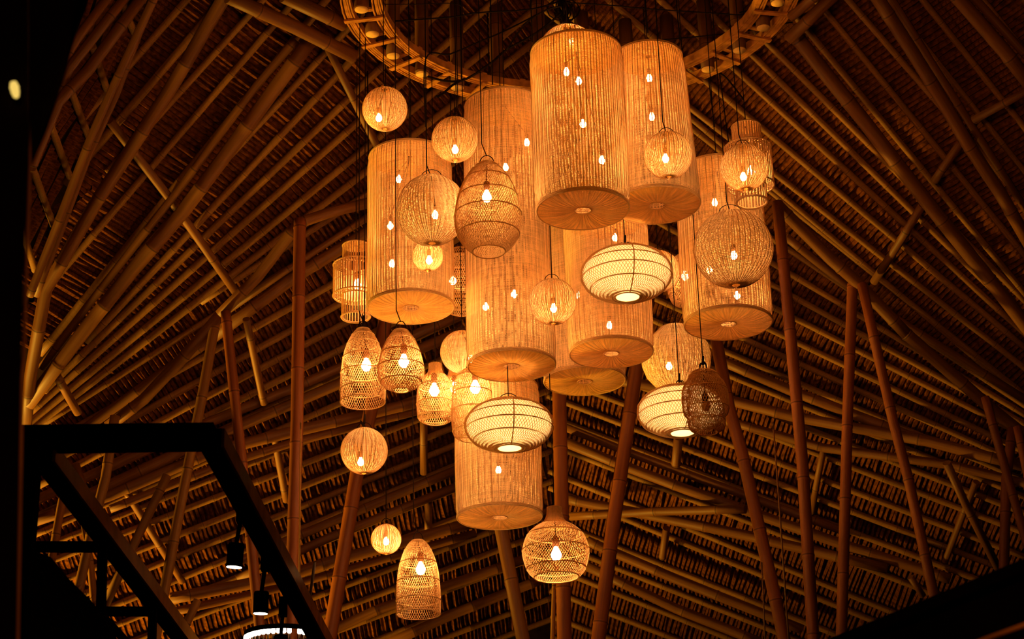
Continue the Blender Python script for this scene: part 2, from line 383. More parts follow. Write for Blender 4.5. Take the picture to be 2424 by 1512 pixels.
right = [(2500, -30, 2600, 85, 2560, 16), (2400, -40, 2520, 105, 2520, 16), (2311, -30, 2424, 110, 2490, 16), (2193, 0, 2370, 222, 2470, 16), (2178, 85, 2424, 393, 2470, 15), (2018, 0, 2218, 230, 2460, 16), (1959, 22, 2392, 552, 2470, 16),
         (1907, 55, 2281, 507, 2440, 16), (1841, 115, 2126, 400, 2440, 16), (1811, 148, 2156, 485, 2450, 16), (1800, 207, 2141, 519, 2470, 16), (1800, 289, 2122, 558, 2470, 16),
         (1848, 411, 2037, 558, 2470, 15), (1848, 461, 2070, 639, 2470, 15), (2095, 657, 2424, 935, 2470, 14), yr(1874, 585, .66), yr(1874, 640, .60), yr(1874, 690, .55), yr(1874, 740, .51), yr(1874, 795, .48), yr(1874, 843, .45), yr(1874, 890, .43),
         yr(1874, 940, .41), yr(1874, 990, .39), yr(1874, 1042, .38), yr(1874, 1098, .38), yr(1874, 1147, .38), yr(1874, 1195, .38), yr(1874, 1265, .39), yr(1874, 1341, .41), yr(1874, 1380, .41), yr(1874, 1450, .40), yr(1874, 1500, .40),
         yr(1874, 1560, .40), yr(1874, 1610, .39), yr(1874, 1665, .38), yr(1874, 1715, .38), yr(1874, 1765, .38)]
ceil_r, _ = roof_side('ceiling', NR, 1, right, 'right')
# small corner facet of the roof at the far left, turned towards the camera
h1 = onplane(330, 0, NL, PC); h2 = onplane(40, 700, NL, PC); h3 = P(-40, 250, h1.y-1.0)
NC = (h2-h1).cross(h3-h1).normalized()
if NC.z < 0: NC = -NC
fb = MB(); cc = [onplane(x, y, NC, h1, 0) for x, y in ((345, -60), (50, 720), (-80, 700), (-80, -60))]
for p in cc: fb.v.append(p+NC*.03)
for p in cc: fb.v.append(p+NC*.1)
fb.face((0, 1, 2, 3)); fb.face((7, 6, 5, 4))
for i in range(4): fb.face((i, i+4, (i+1) % 4+4, (i+1) % 4))
ceil_c = fb.build('ceiling', M['back'], kind='structure')
q_lines = [(250, -60, 330, 130), (205, 100, 262, 270), (150, 195, 218, 370), (100, 270, 178, 480), (64, 390, 130, 570), (20, 480, 90, 690)]
rb = []
Q3 = [(onplane(a, b_, NC, h1), onplane(c, d_, NC, h1)) for a, b_, c, d_ in q_lines]
for i, (a, b_) in enumerate(Q3):
    pole_mb([a-NC*.05, b_-NC*.05], .028, 8, .35).build('rafter', M['rafter'], ceil_c)
for i in range(len(Q3)-1):
    for k in range(13):
        t = (k+random.uniform(-.15, .15))/12*1.15-.08; p = Q3[i][0].lerp(Q3[i][1], t); q = Q3[i+1][0].lerp(Q3[i+1][1], t-.06); rb.append((1, p, q))
put_ribs(ceil_c, rb, NC)
# ------------------------------------------------------------------ main beams (each pole is a thing)
def roof_pole(name, label, cat, pts, wpx, side, off=.22, mat='beam', group=None, node=.62):
    n = {'L': NL, 'R': NR, 'C': NC}[side]; c = h1 if side == 'C' else PC
    p3 = [onplane(x, y, n, c, off) for x, y in pts]; mid = p3[len(p3)//2]; r = wpx/2*mid.dot(CF)/FPX
    o = V(p3[0]); mb = pole_mb(p3, r, 12, node)
    mb.v = [V(v)-o for v in mb.v]
    ob = mb.build(name, M[mat]); ob.location = o
    return setp(ob, label, cat, group)
B = 'bamboo_beam'; S = 'bamboo_strut'
BE = [
    (B, 'thick bamboo beam descending from the top edge past the double poles on the upper left', 'L', [(545, -30), (405, 208), (230, 475), (108, 686), (72, 890), (60, 1012)], 31, .25),
    (B, 'thick bamboo beam running down left from just below the round ring', 'L', [(735, 95), (572, 316), (434, 500), (316, 637), (223, 752), (145, 853), (66, 958)], 34, .25),
    (B, 'slimmer dark bamboo beam close along the left side of the thick ring beam', 'L', [(700, 95), (609, 200), (430, 440), (208, 723), (97, 871)], 19, .16),
    (B, 'left pole of the pale double bamboo poles on the upper left', 'L', [(372, -20), (267, 208), (212, 334), (126, 557), (70, 700)], 20, .42),
    (B, 'right pole of the pale double bamboo poles on the upper left', 'L', [(362, -10), (275, 223), (208, 371), (141, 553), (85, 700)], 18, .34),
    (B, 'bamboo pole with a frayed end resting on the corner rafters, upper left', 'C', [(350, -25), (208, 167), (137, 241), (75, 390)], 28, .30),
    (B, 'middle one of three bamboo poles in the top left corner', 'C', [(300, -10), (165, 160), (120, 260)], 24, .22),
    (B, 'outermost bamboo pole in the top left corner beside the canvas', 'C', [(262, -15), (180, 95), (110, 215)], 22, .16),
    (B, 'horizontal bamboo beam reaching the ring from the top left', 'L', [(540, -8), (700, 65), (838, 134)], 34, .55),
    (B, 'upper short beam above the one reaching the ring from the left', 'L', [(670, -10), (815, 58)], 34, .60),
    (B, 'yellow bamboo beam leaving the ring towards the top right corner', 'R', [(1868, 92), (1975, -12)], 30, .60),
    (B, 'short upper beam at the right end of the ring', 'R', [(1872, 40), (1930, -10)], 26, .70),
    (S, 'bamboo brace dropping from the ring behind the left upper balls', 'L', [(772, 104), (865, 290), (905, 370)], 19, .14),
    (S, 'long bamboo brace crossing under the rafters on the left', 'L', [(260, 286), (410, 480), (557, 690)], 21, .12),
    (S, 'short bamboo brace low on the left, above the black frame', 'L', [(135, 890), (185, 978)], 20, .15),
    (B, 'bamboo beam from the tall left column up to the cylinder lantern', 'L', [(706, 528), (790, 500), (880, 478)], 26, .45),
    (B, 'main bamboo beam descending left from the tall left column', 'L', [(712, 522), (610, 655), (520, 745)], 27, .45),
    (B, 'lower length of the main beam running from the forked columns to the frame', 'L', [(528, 738), (430, 850), (340, 945), (255, 1010)], 28, .42),
    (B, 'ochre bamboo beam rising right behind the tall left column', 'L', [(500, 800), (690, 660), (900, 530)], 30, .2),
    (B, 'thin dark beam above the ochre beam behind the tall left column', 'L', [(540, 735), (700, 625), (890, 500)], 16, .18),
    (B, 'long pale beam descending from the forked columns behind the black frame', 'L', [(505, 800), (380, 885), (180, 1030), (60, 1120)], 24, .16),
    (B, 'reddish beam sloping behind the two bell lanterns', 'L', [(60, 1195), (480, 1005), (700, 916), (1100, 740)], 24, .22),
    (B, 'second reddish beam just under the one behind the bell lanterns', 'L', [(60, 1240), (480, 1045), (700, 952), (1100, 780)], 26, .3),
    (B, 'broad yellow beam crossing from the black frame corner to the small ball lantern', 'L', [(60, 1240), (260, 1172), (510, 1066), (700, 1020), (1060, 935)], 28, .35),
    (B, 'yellow pole tied below the broad yellow beam', 'L', [(260, 1205), (510, 1106), (700, 1045), (1060, 955)], 20, .3),
    (B, 'upper brown pole of the pair passing above the tiny ball lantern', 'L', [(560, 1330), (780, 1237), (1085, 1110)], 22, .22),
    (B, 'lower brown pole of the pair passing above the tiny ball lantern', 'L', [(560, 1370), (780, 1272), (1085, 1150)], 22, .28),
    (B, 'bright yellow beam passing behind the tiny ball lantern', 'L', [(400, 1417), (669, 1366), (780, 1330), (1125, 1235)], 28, .4),
    (B, 'second yellow beam under the one behind the tiny ball lantern', 'L', [(400, 1450), (669, 1390), (1125, 1262)], 20, .34),
    (B, 'dim beam rising to the hip above the lowest bell lantern', 'L', [(700, 1530), (900, 1440), (1250, 1320)], 24, .3),
    (B, 'dim lower beam rising right of the lowest bell lantern', 'L', [(880, 1540), (1080, 1450), (1280, 1372)], 24, .3),
    (S, 'yellow bamboo strut hanging left of the tall column', 'L', [(583, 755), (605, 860), (625, 955)], 18, .3),
    (S, 'brown strut lying across the rafters under the black frame', 'L', [(300, 1165), (365, 1270), (432, 1376)], 18, .12),
    (S, 'short strut lying behind the tall left column', 'L', [(648, 1020), (662, 1100), (678, 1185)], 18, .12),
    (S, 'short upright strut right of the left neck lantern', 'L', [(1003, 985), (1003, 1120)], 18, .2),
    (S, 'short upright strut beside the tiny ball lantern', 'L', [(1014, 1185), (1014, 1290)], 18, .2),
    # right side
    (B, 'thick beam cutting the top right corner', 'R', [(2255, -20), (2378, 122), (2450, 215)], 34, .25),
    (B, 'slim beam beside the thick one in the top right corner', 'R', [(2300, -12), (2450, 155)], 20, .16),
    (B, 'thick bamboo beam with dark joints from the top edge to the right edge', 'R', [(2070, -15), (2152, 111), (2226, 230), (2293, 344), (2367, 456), (2450, 600)], 31, .25),
    (B, 'shadowed beam tight along the right side of the jointed thick beam', 'R', [(2105, -10), (2200, 140), (2350, 375), (2450, 530)], 18, .12),
    (B, 'thickest beam descending from the right end of the ring', 'R', [(1880, 80), (1963, 185), (2044, 285), (2133, 400), (2220, 510), (2306, 617), (2383, 712), (2450, 800)], 34, .25),
    (S, 'short thick bamboo strut at the right edge', 'R', [(2304, 284), (2445, 208)], 20, .30),
    (S, 'slanted strut between the two thick beams on the right', 'R', [(2275, 335), (2212, 428)], 20, .22),
    (S, 'long slanted strut with one lit edge on the right', 'R', [(2183, 486), (2125, 580), (2068, 668)], 20, .22),
    (B, 'main right beam running from the far column head down to the right', 'R', [(1841, 486), (1968, 614), (2026, 665), (2150, 795)], 30, .42),
    (B, 'lower length of the main right beam towards the right edge', 'R', [(2145, 790), (2259, 890), (2350, 970), (2450, 1050)], 30, .42),
    (B, 'dark beam trailing beneath the main right beam', 'R', [(1860, 560), (2010, 680), (2130, 760), (2450, 960)], 20, .15),
    (B, 'beam behind the first right column at half height', 'R', [(1700, 850), (1874, 925), (2150, 1030), (2450, 1110)], 25, .25),
    (B, 'flatter beam crossing behind all the right columns', 'R', [(1340, 880), (1700, 940), (1874, 985), (2200, 1045), (2450, 1110)], 26, .35),
    (B, 'third dim beam below the flatter one behind the right columns', 'R', [(1700, 990), (1950, 1060), (2250, 1100), (2450, 1150)], 22, .2),
    (B, 'long beam sloping right below the lamp disc with dark companion', 'R', [(1335, 1045), (1458, 1095), (1624, 1158), (1745, 1200), (2000, 1290), (2250, 1370)], 25, .3),
    (B, 'dark beam just above the long one below the lamp disc', 'R', [(1335, 1010), (1500, 1075), (1745, 1165), (2000, 1258)], 20, .18),
    (B, 'gently sloping yellow beam right of the bowl lantern neck', 'R', [(1345, 1182), (1543, 1220), (1780, 1270), (2100, 1345)], 25, .38),
    (B, 'nearly level beam meeting the leaning right column', 'R', [(1350, 1222), (1560, 1210), (1765, 1205)], 21, .45),
    (B, 'dim beam sloping from the bowl lantern to the bottom right', 'R', [(1390, 1280), (1600, 1370), (1900, 1490)], 24, .3),
    (B, 'dim lower beam right of the bowl lantern', 'R', [(1390, 1340), (1600, 1440), (1800, 1520)], 24, .3),
    (S, 'short upright strut under the right lamp disc', 'R', [(1606, 1035), (1600, 1100)], 22, .25),
    (S, 'dark upright strut between the leaning columns', 'R', [(1578, 1250), (1568, 1320)], 18, .2),
    (S, 'thin dark strut left of the middle right column', 'R', [(1951, 1058), (1936, 1130), (1921, 1215)], 16, .15),
    (S, 'dark strut crossing the diagonal one at the lower right', 'R', [(2311, 1140), (2275, 1230), (2237, 1330)], 16, .15),
    (S, 'diagonal strut meeting the foot of the edge column at the lower right', 'R', [(2241, 1095), (2285, 1192), (2363, 1345)], 20, .5),
    (S, 'dim short strut above the dark parapet', 'R', [(2155, 1365), (2185, 1410)], 16, .3),
]
for b_ in BE:
    roof_pole(b_[0], b_[1], 'beam' if b_[0] == B else 'strut', b_[3], b_[4], b_[2], b_[5])
# ------------------------------------------------------------------ columns
def column(label, pts, wpx, Y, mat='column', toground=True, cat='column', name='bamboo_column', leanY=0):
    p3 = [P(x, y, Y+leanY*(i/(max(1, len(pts)-1)))) for i, (x, y) in enumerate(pts)]
    if toground:
        a, b = p3[-2], p3[-1]; d = b-a; t = (b.z+1.6)/(-d.z); p3.append(b+d*t)
    r = wpx/2*p3[0].dot(CF)/FPX; o = V(p3[-1]); mb = pole_mb(p3, r, 12, .60); mb.v = [V(v)-o for v in mb.v]
    ob = mb.build(name, M[mat]); ob.location = o; return setp(ob, label, cat)
def planeY(px, py, n): return onplane(px, py, n, PC, .45).y
column('tall straight bamboo column with dark slots left of the lanterns', [(710, 520), (703, 1000), (690, 1430)], 29, planeY(710, 520, NL)-.1)
column('right leg of the forked bamboo columns behind the black frame', [(534, 738), (562, 1000), (591, 1247), (606, 1400)], 24, planeY(534, 738, NL)-.05)
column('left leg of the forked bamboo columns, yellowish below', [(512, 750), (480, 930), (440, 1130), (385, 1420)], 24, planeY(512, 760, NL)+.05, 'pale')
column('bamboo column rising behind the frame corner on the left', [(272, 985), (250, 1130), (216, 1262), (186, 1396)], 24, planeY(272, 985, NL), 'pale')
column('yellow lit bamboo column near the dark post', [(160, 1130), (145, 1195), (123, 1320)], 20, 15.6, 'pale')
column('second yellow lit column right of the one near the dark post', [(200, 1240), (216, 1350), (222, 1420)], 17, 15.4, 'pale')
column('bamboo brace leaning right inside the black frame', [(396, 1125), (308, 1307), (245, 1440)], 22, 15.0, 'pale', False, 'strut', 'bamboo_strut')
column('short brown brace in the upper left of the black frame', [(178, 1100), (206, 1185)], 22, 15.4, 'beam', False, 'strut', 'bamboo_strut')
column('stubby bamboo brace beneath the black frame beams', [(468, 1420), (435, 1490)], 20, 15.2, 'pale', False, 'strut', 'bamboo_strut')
column('orange column leaning behind the left ball and bell lanterns', [(930, 640), (880, 960), (845, 1120), (780, 1510)], 32, 15.9)
column('leaning pale column below the lowest drum lantern', [(1150, 1030), (1188, 1261), (1237, 1508)], 31, 15.6, 'beam')
column('straight red column behind the bowl lantern', [(1318, 640), (1324, 940), (1336, 1507)], 32, 15.8)
column('thin yellow pole beside the straight red column', [(1316, 1180), (1312, 1378), (1308, 1507)], 10, 15.9, 'pale', True, 'pole', 'bamboo_pole')
column('red column leaning left of the right disc lantern', [(1535, 700), (1502, 900), (1454, 1224), (1417, 1507)], 32, 15.7)
column('red column leaning out right of the dark cage lantern', [(1695, 800), (1725, 961), (1757, 1074), (1822, 1357), (1855, 1507)], 29, 15.7)
column('dark red column under the right end of the cluster', [(1840, 478), (1872, 800), (1900, 1100), (1925, 1507)], 27, planeY(1840, 486, NR)-.05)
column('straight column of the right fork', [(2018, 672), (2006, 995), (1992, 1504)], 25, planeY(2018, 672, NR)+.05)
column('leaning column of the right fork', [(2040, 672), (2114, 995), (2151, 1136), (2207, 1392)], 24, planeY(2040, 672, NR)-.1)
column('slender leaning column near the right edge', [(2332, 940), (2341, 972), (2382, 1117), (2432, 1290)], 21, planeY(2332, 950, NR)-.1)
column('column standing at the right edge', [(2397, 1015), (2382, 1136), (2376, 1360)], 24, planeY(2397, 1010, NR))
column('outermost slanted column at the right edge', [(2408, 1010), (2440, 1160)], 20, planeY(2397, 1010, NR)-.3)
# thin rods and wires
def rod(name, label, cat, pts, r, mat, n=5, Y=None):
    p3 = [P(x, y, Yy) for x, y, Yy in pts]; o = p3[0]; mb = MB(); mb.tube([p-o for p in p3], r, n)
    ob = mb.build(name, M[mat]); ob.location = o; return setp(ob, label, cat)
rod('bamboo_rod', 'thin pale rod beside the tall left column', 'rod', [(712, 1000, 13.8), (710, 1200, 13.8), (708, 1440, 13.8)], .006, 'pale')
rod('rope', 'thin tan rope hanging between the right columns', 'rope', [(1830, 1000, 14.5), (1845, 1200, 14.5), (1868, 1530, 14.5)], .007, 'beam')
rod('rope', 'faint rope hanging left of the leaning right column', 'rope', [(1803, 1330, 14.5), (1812, 1530, 14.5)], .006, 'beam')
# ------------------------------------------------------------------ floor
mb = MB(); mb.box((0, 13, -1.65), (14, 0, 0), (0, 14, 0), (0, 0, .05)); mb.build('floor', M['floor'], kind='structure')
# ================================================================== the ring
RC = P(1350, -18, 12.4); RZ = RC.z
ring = empty('bamboo_ring', RC, 'large round ladder-like ring of split bamboo above the lanterns', 'ring')
for base in (1.44, 1.665):
    for k in range(5):
        r = base-k*.0155; mb = MB(); ns = 72; zj = random.uniform(-.004, .004)
        for i in range(ns):
            a = 2*PI*i/ns; rr = r+.004*math.sin(a*5+k*2)+.003*math.sin(a*11+k)
            for dr, dz in ((-.0058, -.03), (.0058, -.03), (.0058, .03), (-.0058, .03)):
                mb.v.append(V(((rr+dr)*math.cos(a), (rr+dr)*math.sin(a), dz+zj)))
        for i in range(ns):
            j = (i+1) % ns
            for q in range(4): mb.face((i*4+q, j*4+q, j*4+(q+1) % 4, i*4+(q+1) % 4))
        mb.build('ring_strip', M['strip'], ring)
NP_ = 27
for i in range(NP_):
    a = 2*PI*(i+.35)/NP_; c = V((1.52*math.cos(a), 1.52*math.sin(a), 0))
    ztop = H0 - SY*(RC.y+c.y-12) - SX*abs(RC.x+c.x-X0) - RZ - .10
    mb = pole_mb([c+V((0, 0, -.06)), c+V((0, 0, max(.4, ztop)))], .054, 12, .45)
    po = mb.build('ring_pole', M['beam'], ring)
    mb = MB(); mb.lathe([(0.001, -.061), (.050, -.061), (.050, -.066), (.001, -.066)], 20, c); mb.build('cut_end', M['cut'], po)
    a2 = 2*PI*(i+.85)/NP_; d = V((math.cos(a2), math.sin(a2), 0)); t = V((-d.y, d.x, 0))
    mb = MB(); mb.box(d*1.53+V((0, 0, -.042)), d*.15, t*.020, V((0, 0, .007))); mb.box(d*1.53+V((0, 0, .042)), d*.15, t*.020, V((0, 0, .007)))
    if i % 2 == 0 or True: mb.build('cross_strap', M['strip'], ring)
# ================================================================== LANTERNS
def rad_of(wpx, d): return wpx/2*d/FPX
def roofz(x, y): return H0 - SY*(y-12) - SX*abs(x-X0) - .04
def bulb(root, p, r=.024, name='bulb'):
    """p in root space; pear shaped glowing bulb under a socket"""
    pr = [(.001, -r*1.15), (r*.6, -r*.95), (r*.95, -r*.35), (r, .1*r), (r*.75, r*.75), (r*.42, r*1.35), (r*.40, r*1.6), (.001, r*1.6)]
    mbb = MB(); mbb.lathe(pr, 10, p)
    mb = MB(); mb.lathe([(.001, r*1.55), (r*.6, r*1.55), (r*.62, r*3.4), (r*.3, r*3.8), (.001, r*3.8)], 12, p); s = mb.build('socket', M['socket'], root); mbb.build(name, M['bulb'], s)
    return s
def cord(root, top, r=.0036, hook=None, sway=0):
    """black flex from the lantern top up to the roof"""
    w0 = V(root.location)+V(top); z = roofz(w0.x, w0.y)-V(root.location).z; t = V(top); pts = [t]
    if hook: pts.append(t+V((hook, 0, .09)))
    q = pts[-1]; n = 6
    for k in range(1, n+1): pts.append(V((q.x-sway*k/n, q.y, q.z+(z-q.z)*k/n)))
    mb = MB(); mb.tube(pts, r, 5); mb.build('cord', M['cord'], root)
def handle(root, top, r=.055, h=.08, mat='cord', t=.003, tilt=0):
    mb = MB(); pts = [V(top)+V((r*math.cos(a), r*.2*math.sin(a)+tilt*math.sin(a), h*math.sin(a))) for a in [PI*k/12 for k in range(13)]]
    mb.tube(pts, t, 4); mb.build('handle', M[mat], root)
def knot(root, top, s=1.0):
    mb = MB()
    for k in range(2):
        ph = random.uniform(0, 6); pts = [V(top)+V((.030*s*math.cos(a+ph), .02*s*math.sin(2*a+k), .045*s*math.sin(a)+.02)) for a in [2*PI*j/14 for j in range(14)]]
        mb.tube(pts, .0042, 4, closed=True)
    mb.tube([V(top)+V((0, 0, .04)), V(top)+V((.004, 0, .13*s))], .009, 6); mb.build('cord_knot', M['cord'], root)
def stakes(root, prof, n, t=.0020, inset=.001, mat='stake', kind='stuff'):
    mb = MB()
    for k in range(n):
        a = 2*PI*k/n; c, s = math.cos(a), math.sin(a)
        mb.tube([V(((r-inset)*c, (r-inset)*s, z)) for r, z in prof], t, 3, cap=False)
    mb.build('upright_canes', M[mat], root, kind=kind)
def drum(label, top, bot, wb, wt, d, bulbs, nst=42, group='tall drum lanterns of the cluster'):
    """top/bot: pixel centres of the end discs"""
    pb = PD(bot[0], bot[1], d); Y = pb.y; pt = P(top[0], top[1], Y)
    rb_ = rad_of(wb, pb.dot(CF)); rt = rad_of(wt, pt.dot(CF)); H = pt.z-pb.z
    root = empty('drum_lantern', V((pb.x, pb.y, pb.z)), label, 'lantern', group)
    ph = random.uniform(0, 6); prof = []
    for k in range(15):
        t = k/14; r = rb_+(rt-rb_)*t
        if t > .9: r *= 1-.045*((t-.9)/.1)**2
        if t < .06: r *= 1-.03*((.06-t)/.06)
        prof.append((r*(1+.006*math.sin(t*9+ph)), H*t))
    mb = MB(); mb.lathe(prof, 96, us=nst, vs=1/.0078, wob=.004, ph=ph); sh = mb.build('shade', M['drum'], root)
    stakes(sh, prof, nst)
    hole = .055
    mb = MB(); nr = 10; r0 = prof[0][0]
    mb.lathe([(hole+(r0-hole)*k/nr, -.018*math.sin(PI*k/nr)) for k in range(nr+1)], 96, us=nst, vs=1/.0065, wob=.004, ph=ph); bd_ = mb.build('base_disc', M['disc'], root)
    mb = MB()
    for k in range(nst):
        a = 2*PI*k/nst; mb.tube([V(((hole+(r0-hole)*q/5)*math.cos(a), (hole+(r0-hole)*q/5)*math.sin(a), -.018*math.sin(PI*q/5)-.0005)) for q in range(6)], .0016, 3, cap=False)
    mb.build('radial_canes', M['cane'], bd_, kind='stuff')
    mb = MB(); mb.ring(hole, -.004, .004, 24)
    for k in (-1.5, -.5, .5, 1.5):
        x = k*hole*.48; h_ = math.sqrt(max(0, hole*hole-x*x)); mb.tube([V((-h_, x, -.003)), V((h_, x, -.003))], .0018, 4)
    mb.build('centre_grid', M['cane'], bd_)
    r1 = prof[-1][0]
    mb = MB(); mb.lathe([(.02+(r1-.02)*k/6, H-.002*k) for k in range(7)][::-1], 96, us=nst, vs=1/.0085, wob=.004, ph=ph); mb.build('lid', M['disc'], root)
    mb = MB()
    for z, r in ((.0, r0*1.006), (.009, r0*1.012), (.018, r0*1.008)): mb.ring(r, z, .0052, 64)
    mb.build('bottom_rim', M['cane'], sh)
    mb = MB(); mb.ring(r1*1.0, H, .006, 64); mb.ring(r1*1.01, H-.01, .005, 64); mb.build('top_rim', M['cane'], sh)
    o0 = V(root.location); bl = []
    for bx, by in bulbs:
        p = P(bx, by, Y)-o0; p.z = max(.12, min(H-.15, p.z)); p.x = max(-rb_*.55, min(rb_*.55, p.x)); bulb(root, p, .021); bl.append(p)
    for i, p in enumerate(sorted(bl, key=lambda q: q.z)):   # inner flexes
        mb = MB(); mb.tube([p+V((0, 0, .07)), V((p.x*.5, p.y*.5, (p.z+H)/2+.03)), V((0, 0, H))], .003, 4); mb.build('inner_flex', M['cord'], root)
    cord(root, (0, 0, H)); handle(root, (0, 0, H-.01), .10, .10, 'cord', .003)
    return root
drum('largest drum lantern, hanging in front at the top centre', (1376, 124), (1380, 497), 226, 222, 12.95, [(1370, 193), (1380, 294), (1425, 380), (1340, 150)], 48)
drum('drum lantern at top right, behind the small ball with its tip down', (1560, 134), (1555, 486), 209, 168, 13.5, [(1537, 186), (1543, 277)])
drum('drum lantern hanging on the left side behind the medium ball', (971, 372), (972, 728), 209, 198, 13.95, [(944, 425), (924, 535), (928, 625)])
drum('longest drum lantern, behind the large egg lantern', (1208, 250), (1211, 866), 212, 196, 13.75, [(1197, 397), (1217, 697), (1150, 727), (1247, 338)])
drum('drum lantern hanging directly behind the upper disc lantern', (1450, 520), (1447, 836), 203, 200, 14.3, [(1455, 545), (1443, 771)])
drum('drum lantern farthest back, only its base and left strip showing', (1388, 560), (1384, 902), 196, 192, 15.1, [(1370, 700)])
drum('drum lantern hanging at the right end behind the big ball', (1712, 408), (1724, 766), 214, 204, 14.0, [(1692, 480), (1680, 640), (1745, 700)])
drum('lowest drum lantern, below the longest one and behind the lower disc', (1178, 916), (1183, 1224), 207, 202, 14.4, [(1180, 1113), (1165, 990)], 40)
def ball(label, c, w, d, nst=30, bx=0, by=0, sq=1.0, hdl=True, cut=.3, bsize=.022, hook=None, top_open=.16, brim=False, kn=False, group='woven ball lanterns'):
    o = PD(c[0], c[1], d); R = rad_of(w, d)
    root = empty('ball_lantern', o, label, 'lantern', group); ph = random.uniform(0, 6)
    prof = []
    for k in range(25):
        a = -PI/2+cut*.35+(PI-cut*.35-top_open)*k/24; prof.append((R*math.cos(a), R*sq*math.sin(a)))
    rows = 1/max(.0068, R*.04)
    mb = MB(); mb.lathe(prof, 72, us=nst, vs=rows, wob=.006, ph=ph); sh = mb.build('shade', M['ball'], root)
    stakes(sh, prof, nst, max(.0018, R*.010))
    r0, z0 = prof[0]; mb = MB(); mb.lathe([(.002, z0-.006), (r0*.5, z0-.006), (r0, z0), (r0*1.6, z0+.006)], 36, us=nst, vs=1/.006); mb.build('base_disc', M['disc'], root)
    r1, z1 = prof[-1]; mb = MB(); mb.ring(r1, z1, .005, 24); mb.ring(r1*1.15, z1-.005, .004, 24); mb.build('top_rim', M['canedark'], sh)
    bp = V((bx*d/FPX, 0, by*d/FPX)); bulb(root, bp, bsize)
    mb = MB(); mb.tube([bp+V((0, 0, bsize*3.6)), V((0, 0, z1))], .003, 4); mb.build('inner_flex', M['cord'], root)
    if hdl: handle(root, (0, 0, z1), max(.035, R*.3), max(.05, R*.28), 'cord', .0028)
    if kn: knot(root, (0, 0, z1), .8)
    cord(root, (0, 0, z1), hook=hook)
    return root
ball('topmost small ball lantern, over the left drum lantern', (911, 258), 107, 13.6, 30, -14, -24, hook=-.01)
ball('small ball lantern between the left and the longest drum, above the egg', (1077, 330), 110, 13.0, 30, 0, -28, hook=.012)
ball('small ball lantern in front of the top right drum', (1581, 367), 115, 12.9, 32, -6, -10, hook=-.02)
ball('small ball lantern in front of the right slatted cage lantern', (1762, 396), 114, 13.0, 34, -4, -26, hook=-.02)
ball('medium ball lantern on the left, touching the large egg lantern', (1022, 497), 166, 13.1, 36, 8, -14, sq=1.05, hook=-.03)
ball('largest ball lantern, greenish on its right side, before the right drum', (1736, 589), 188, 13.1, 46, 0, -18, hook=-.02)
ball('small ball lantern peeping out under the medium ball on the left', (1012, 606), 74, 13.35, 22, 4, -12)
ball('small ball lantern hanging between the longest drum and the middle drum', (1308, 714), 112, 13.3, 30, 2, -18)
ball('small ball lantern alone at the lower left, under the bell lanterns', (862, 1067), 112, 13.6, 32, -8, -28, kn=True)
ball('tiniest ball lantern, next to the lowest bell lantern', (914, 1276), 72, 14.0, 20, 0, -6)
ball('ball lantern half hidden behind the foot of the longest drum', (1094, 833), 104, 14.35, 26, 20, -20)
ball('ball lantern mostly hidden behind the right end of the upper disc', (1560, 642), 100, 15.0, 26, 0, 0)
ball('domed ball lantern rising behind the top of the largest drum', (1345, 125), 140, 14.0, 34, 10, 30, sq=.98)
# pear shaped ball
def pear():
    d = 15.6; o = PD(1601, 850, d); R = rad_of(166, d); root = empty('pear_lantern', o, 'wide pear shaped woven lantern behind the right disc lantern', 'lantern')
    prof = [(R*a, R*b) for a, b in ((.14, -.98), (.42, -.90), (.68, -.72), (.88, -.46), (.98, -.15), (1, .12), (.95, .36), (.83, .56), (.68, .70), (.55, .82), (.46, .92), (.38, .97), (.15, 1.0))]
    mb = MB(); mb.lathe(prof, 72, us=40, vs=1/.0085, wob=.006); mb.build('shade', M['ball'], root); stakes(root, prof, 40)
    bulb(root, V((-.06, 0, -.06)), .024); handle(root, (0, 0, R*.98), .09, .10, 'cord', .003); cord(root, (0, 0, R*1.2))
pear()
# ------------------------------------------------------------------ open lattice lanterns
def resample(prof, n):
    L = [0]
    for i in range(1, len(prof)): L.append(L[-1]+math.hypot(prof[i][0]-prof[i-1][0], prof[i][1]-prof[i-1][1]))
    # Catmull-Rom through the control points
    out = []
    for k in range(n+1):
        s = L[-1]*k/n; i = 0
        while i < len(L)-2 and L[i+1] < s: i += 1
        t = (s-L[i])/max(1e-9, L[i+1]-L[i]); p = [prof[max(0, min(len(prof)-1, j))] for j in (i-1, i, i+1, i+2)]
        out.append(tuple(.5*((2*p[1][c])+(-p[0][c]+p[2][c])*t+(2*p[0][c]-5*p[1][c]+4*p[2][c]-p[3][c])*t*t+(-p[0][c]+3*p[1][c]-3*p[2][c]+p[3][c])*t**3) for c in (0, 1)))
    return out
def lattice(mb, prof, n, twist, t, dr=.0015, ph=0, segs=None):
    for s_ in (-1, 1):
        for k in range(n):
            a0 = 2*PI*(k+.5*(s_ > 0))/n+ph; pts = []
            for i, (r, z) in enumerate(prof):
                a = a0+s_*twist*i/(len(prof)-1)*2*PI; rr = r+s_*dr; pts.append(V((rr*math.cos(a), rr*math.sin(a), z)))
            mb.tube(pts, t, 3, cap=False)
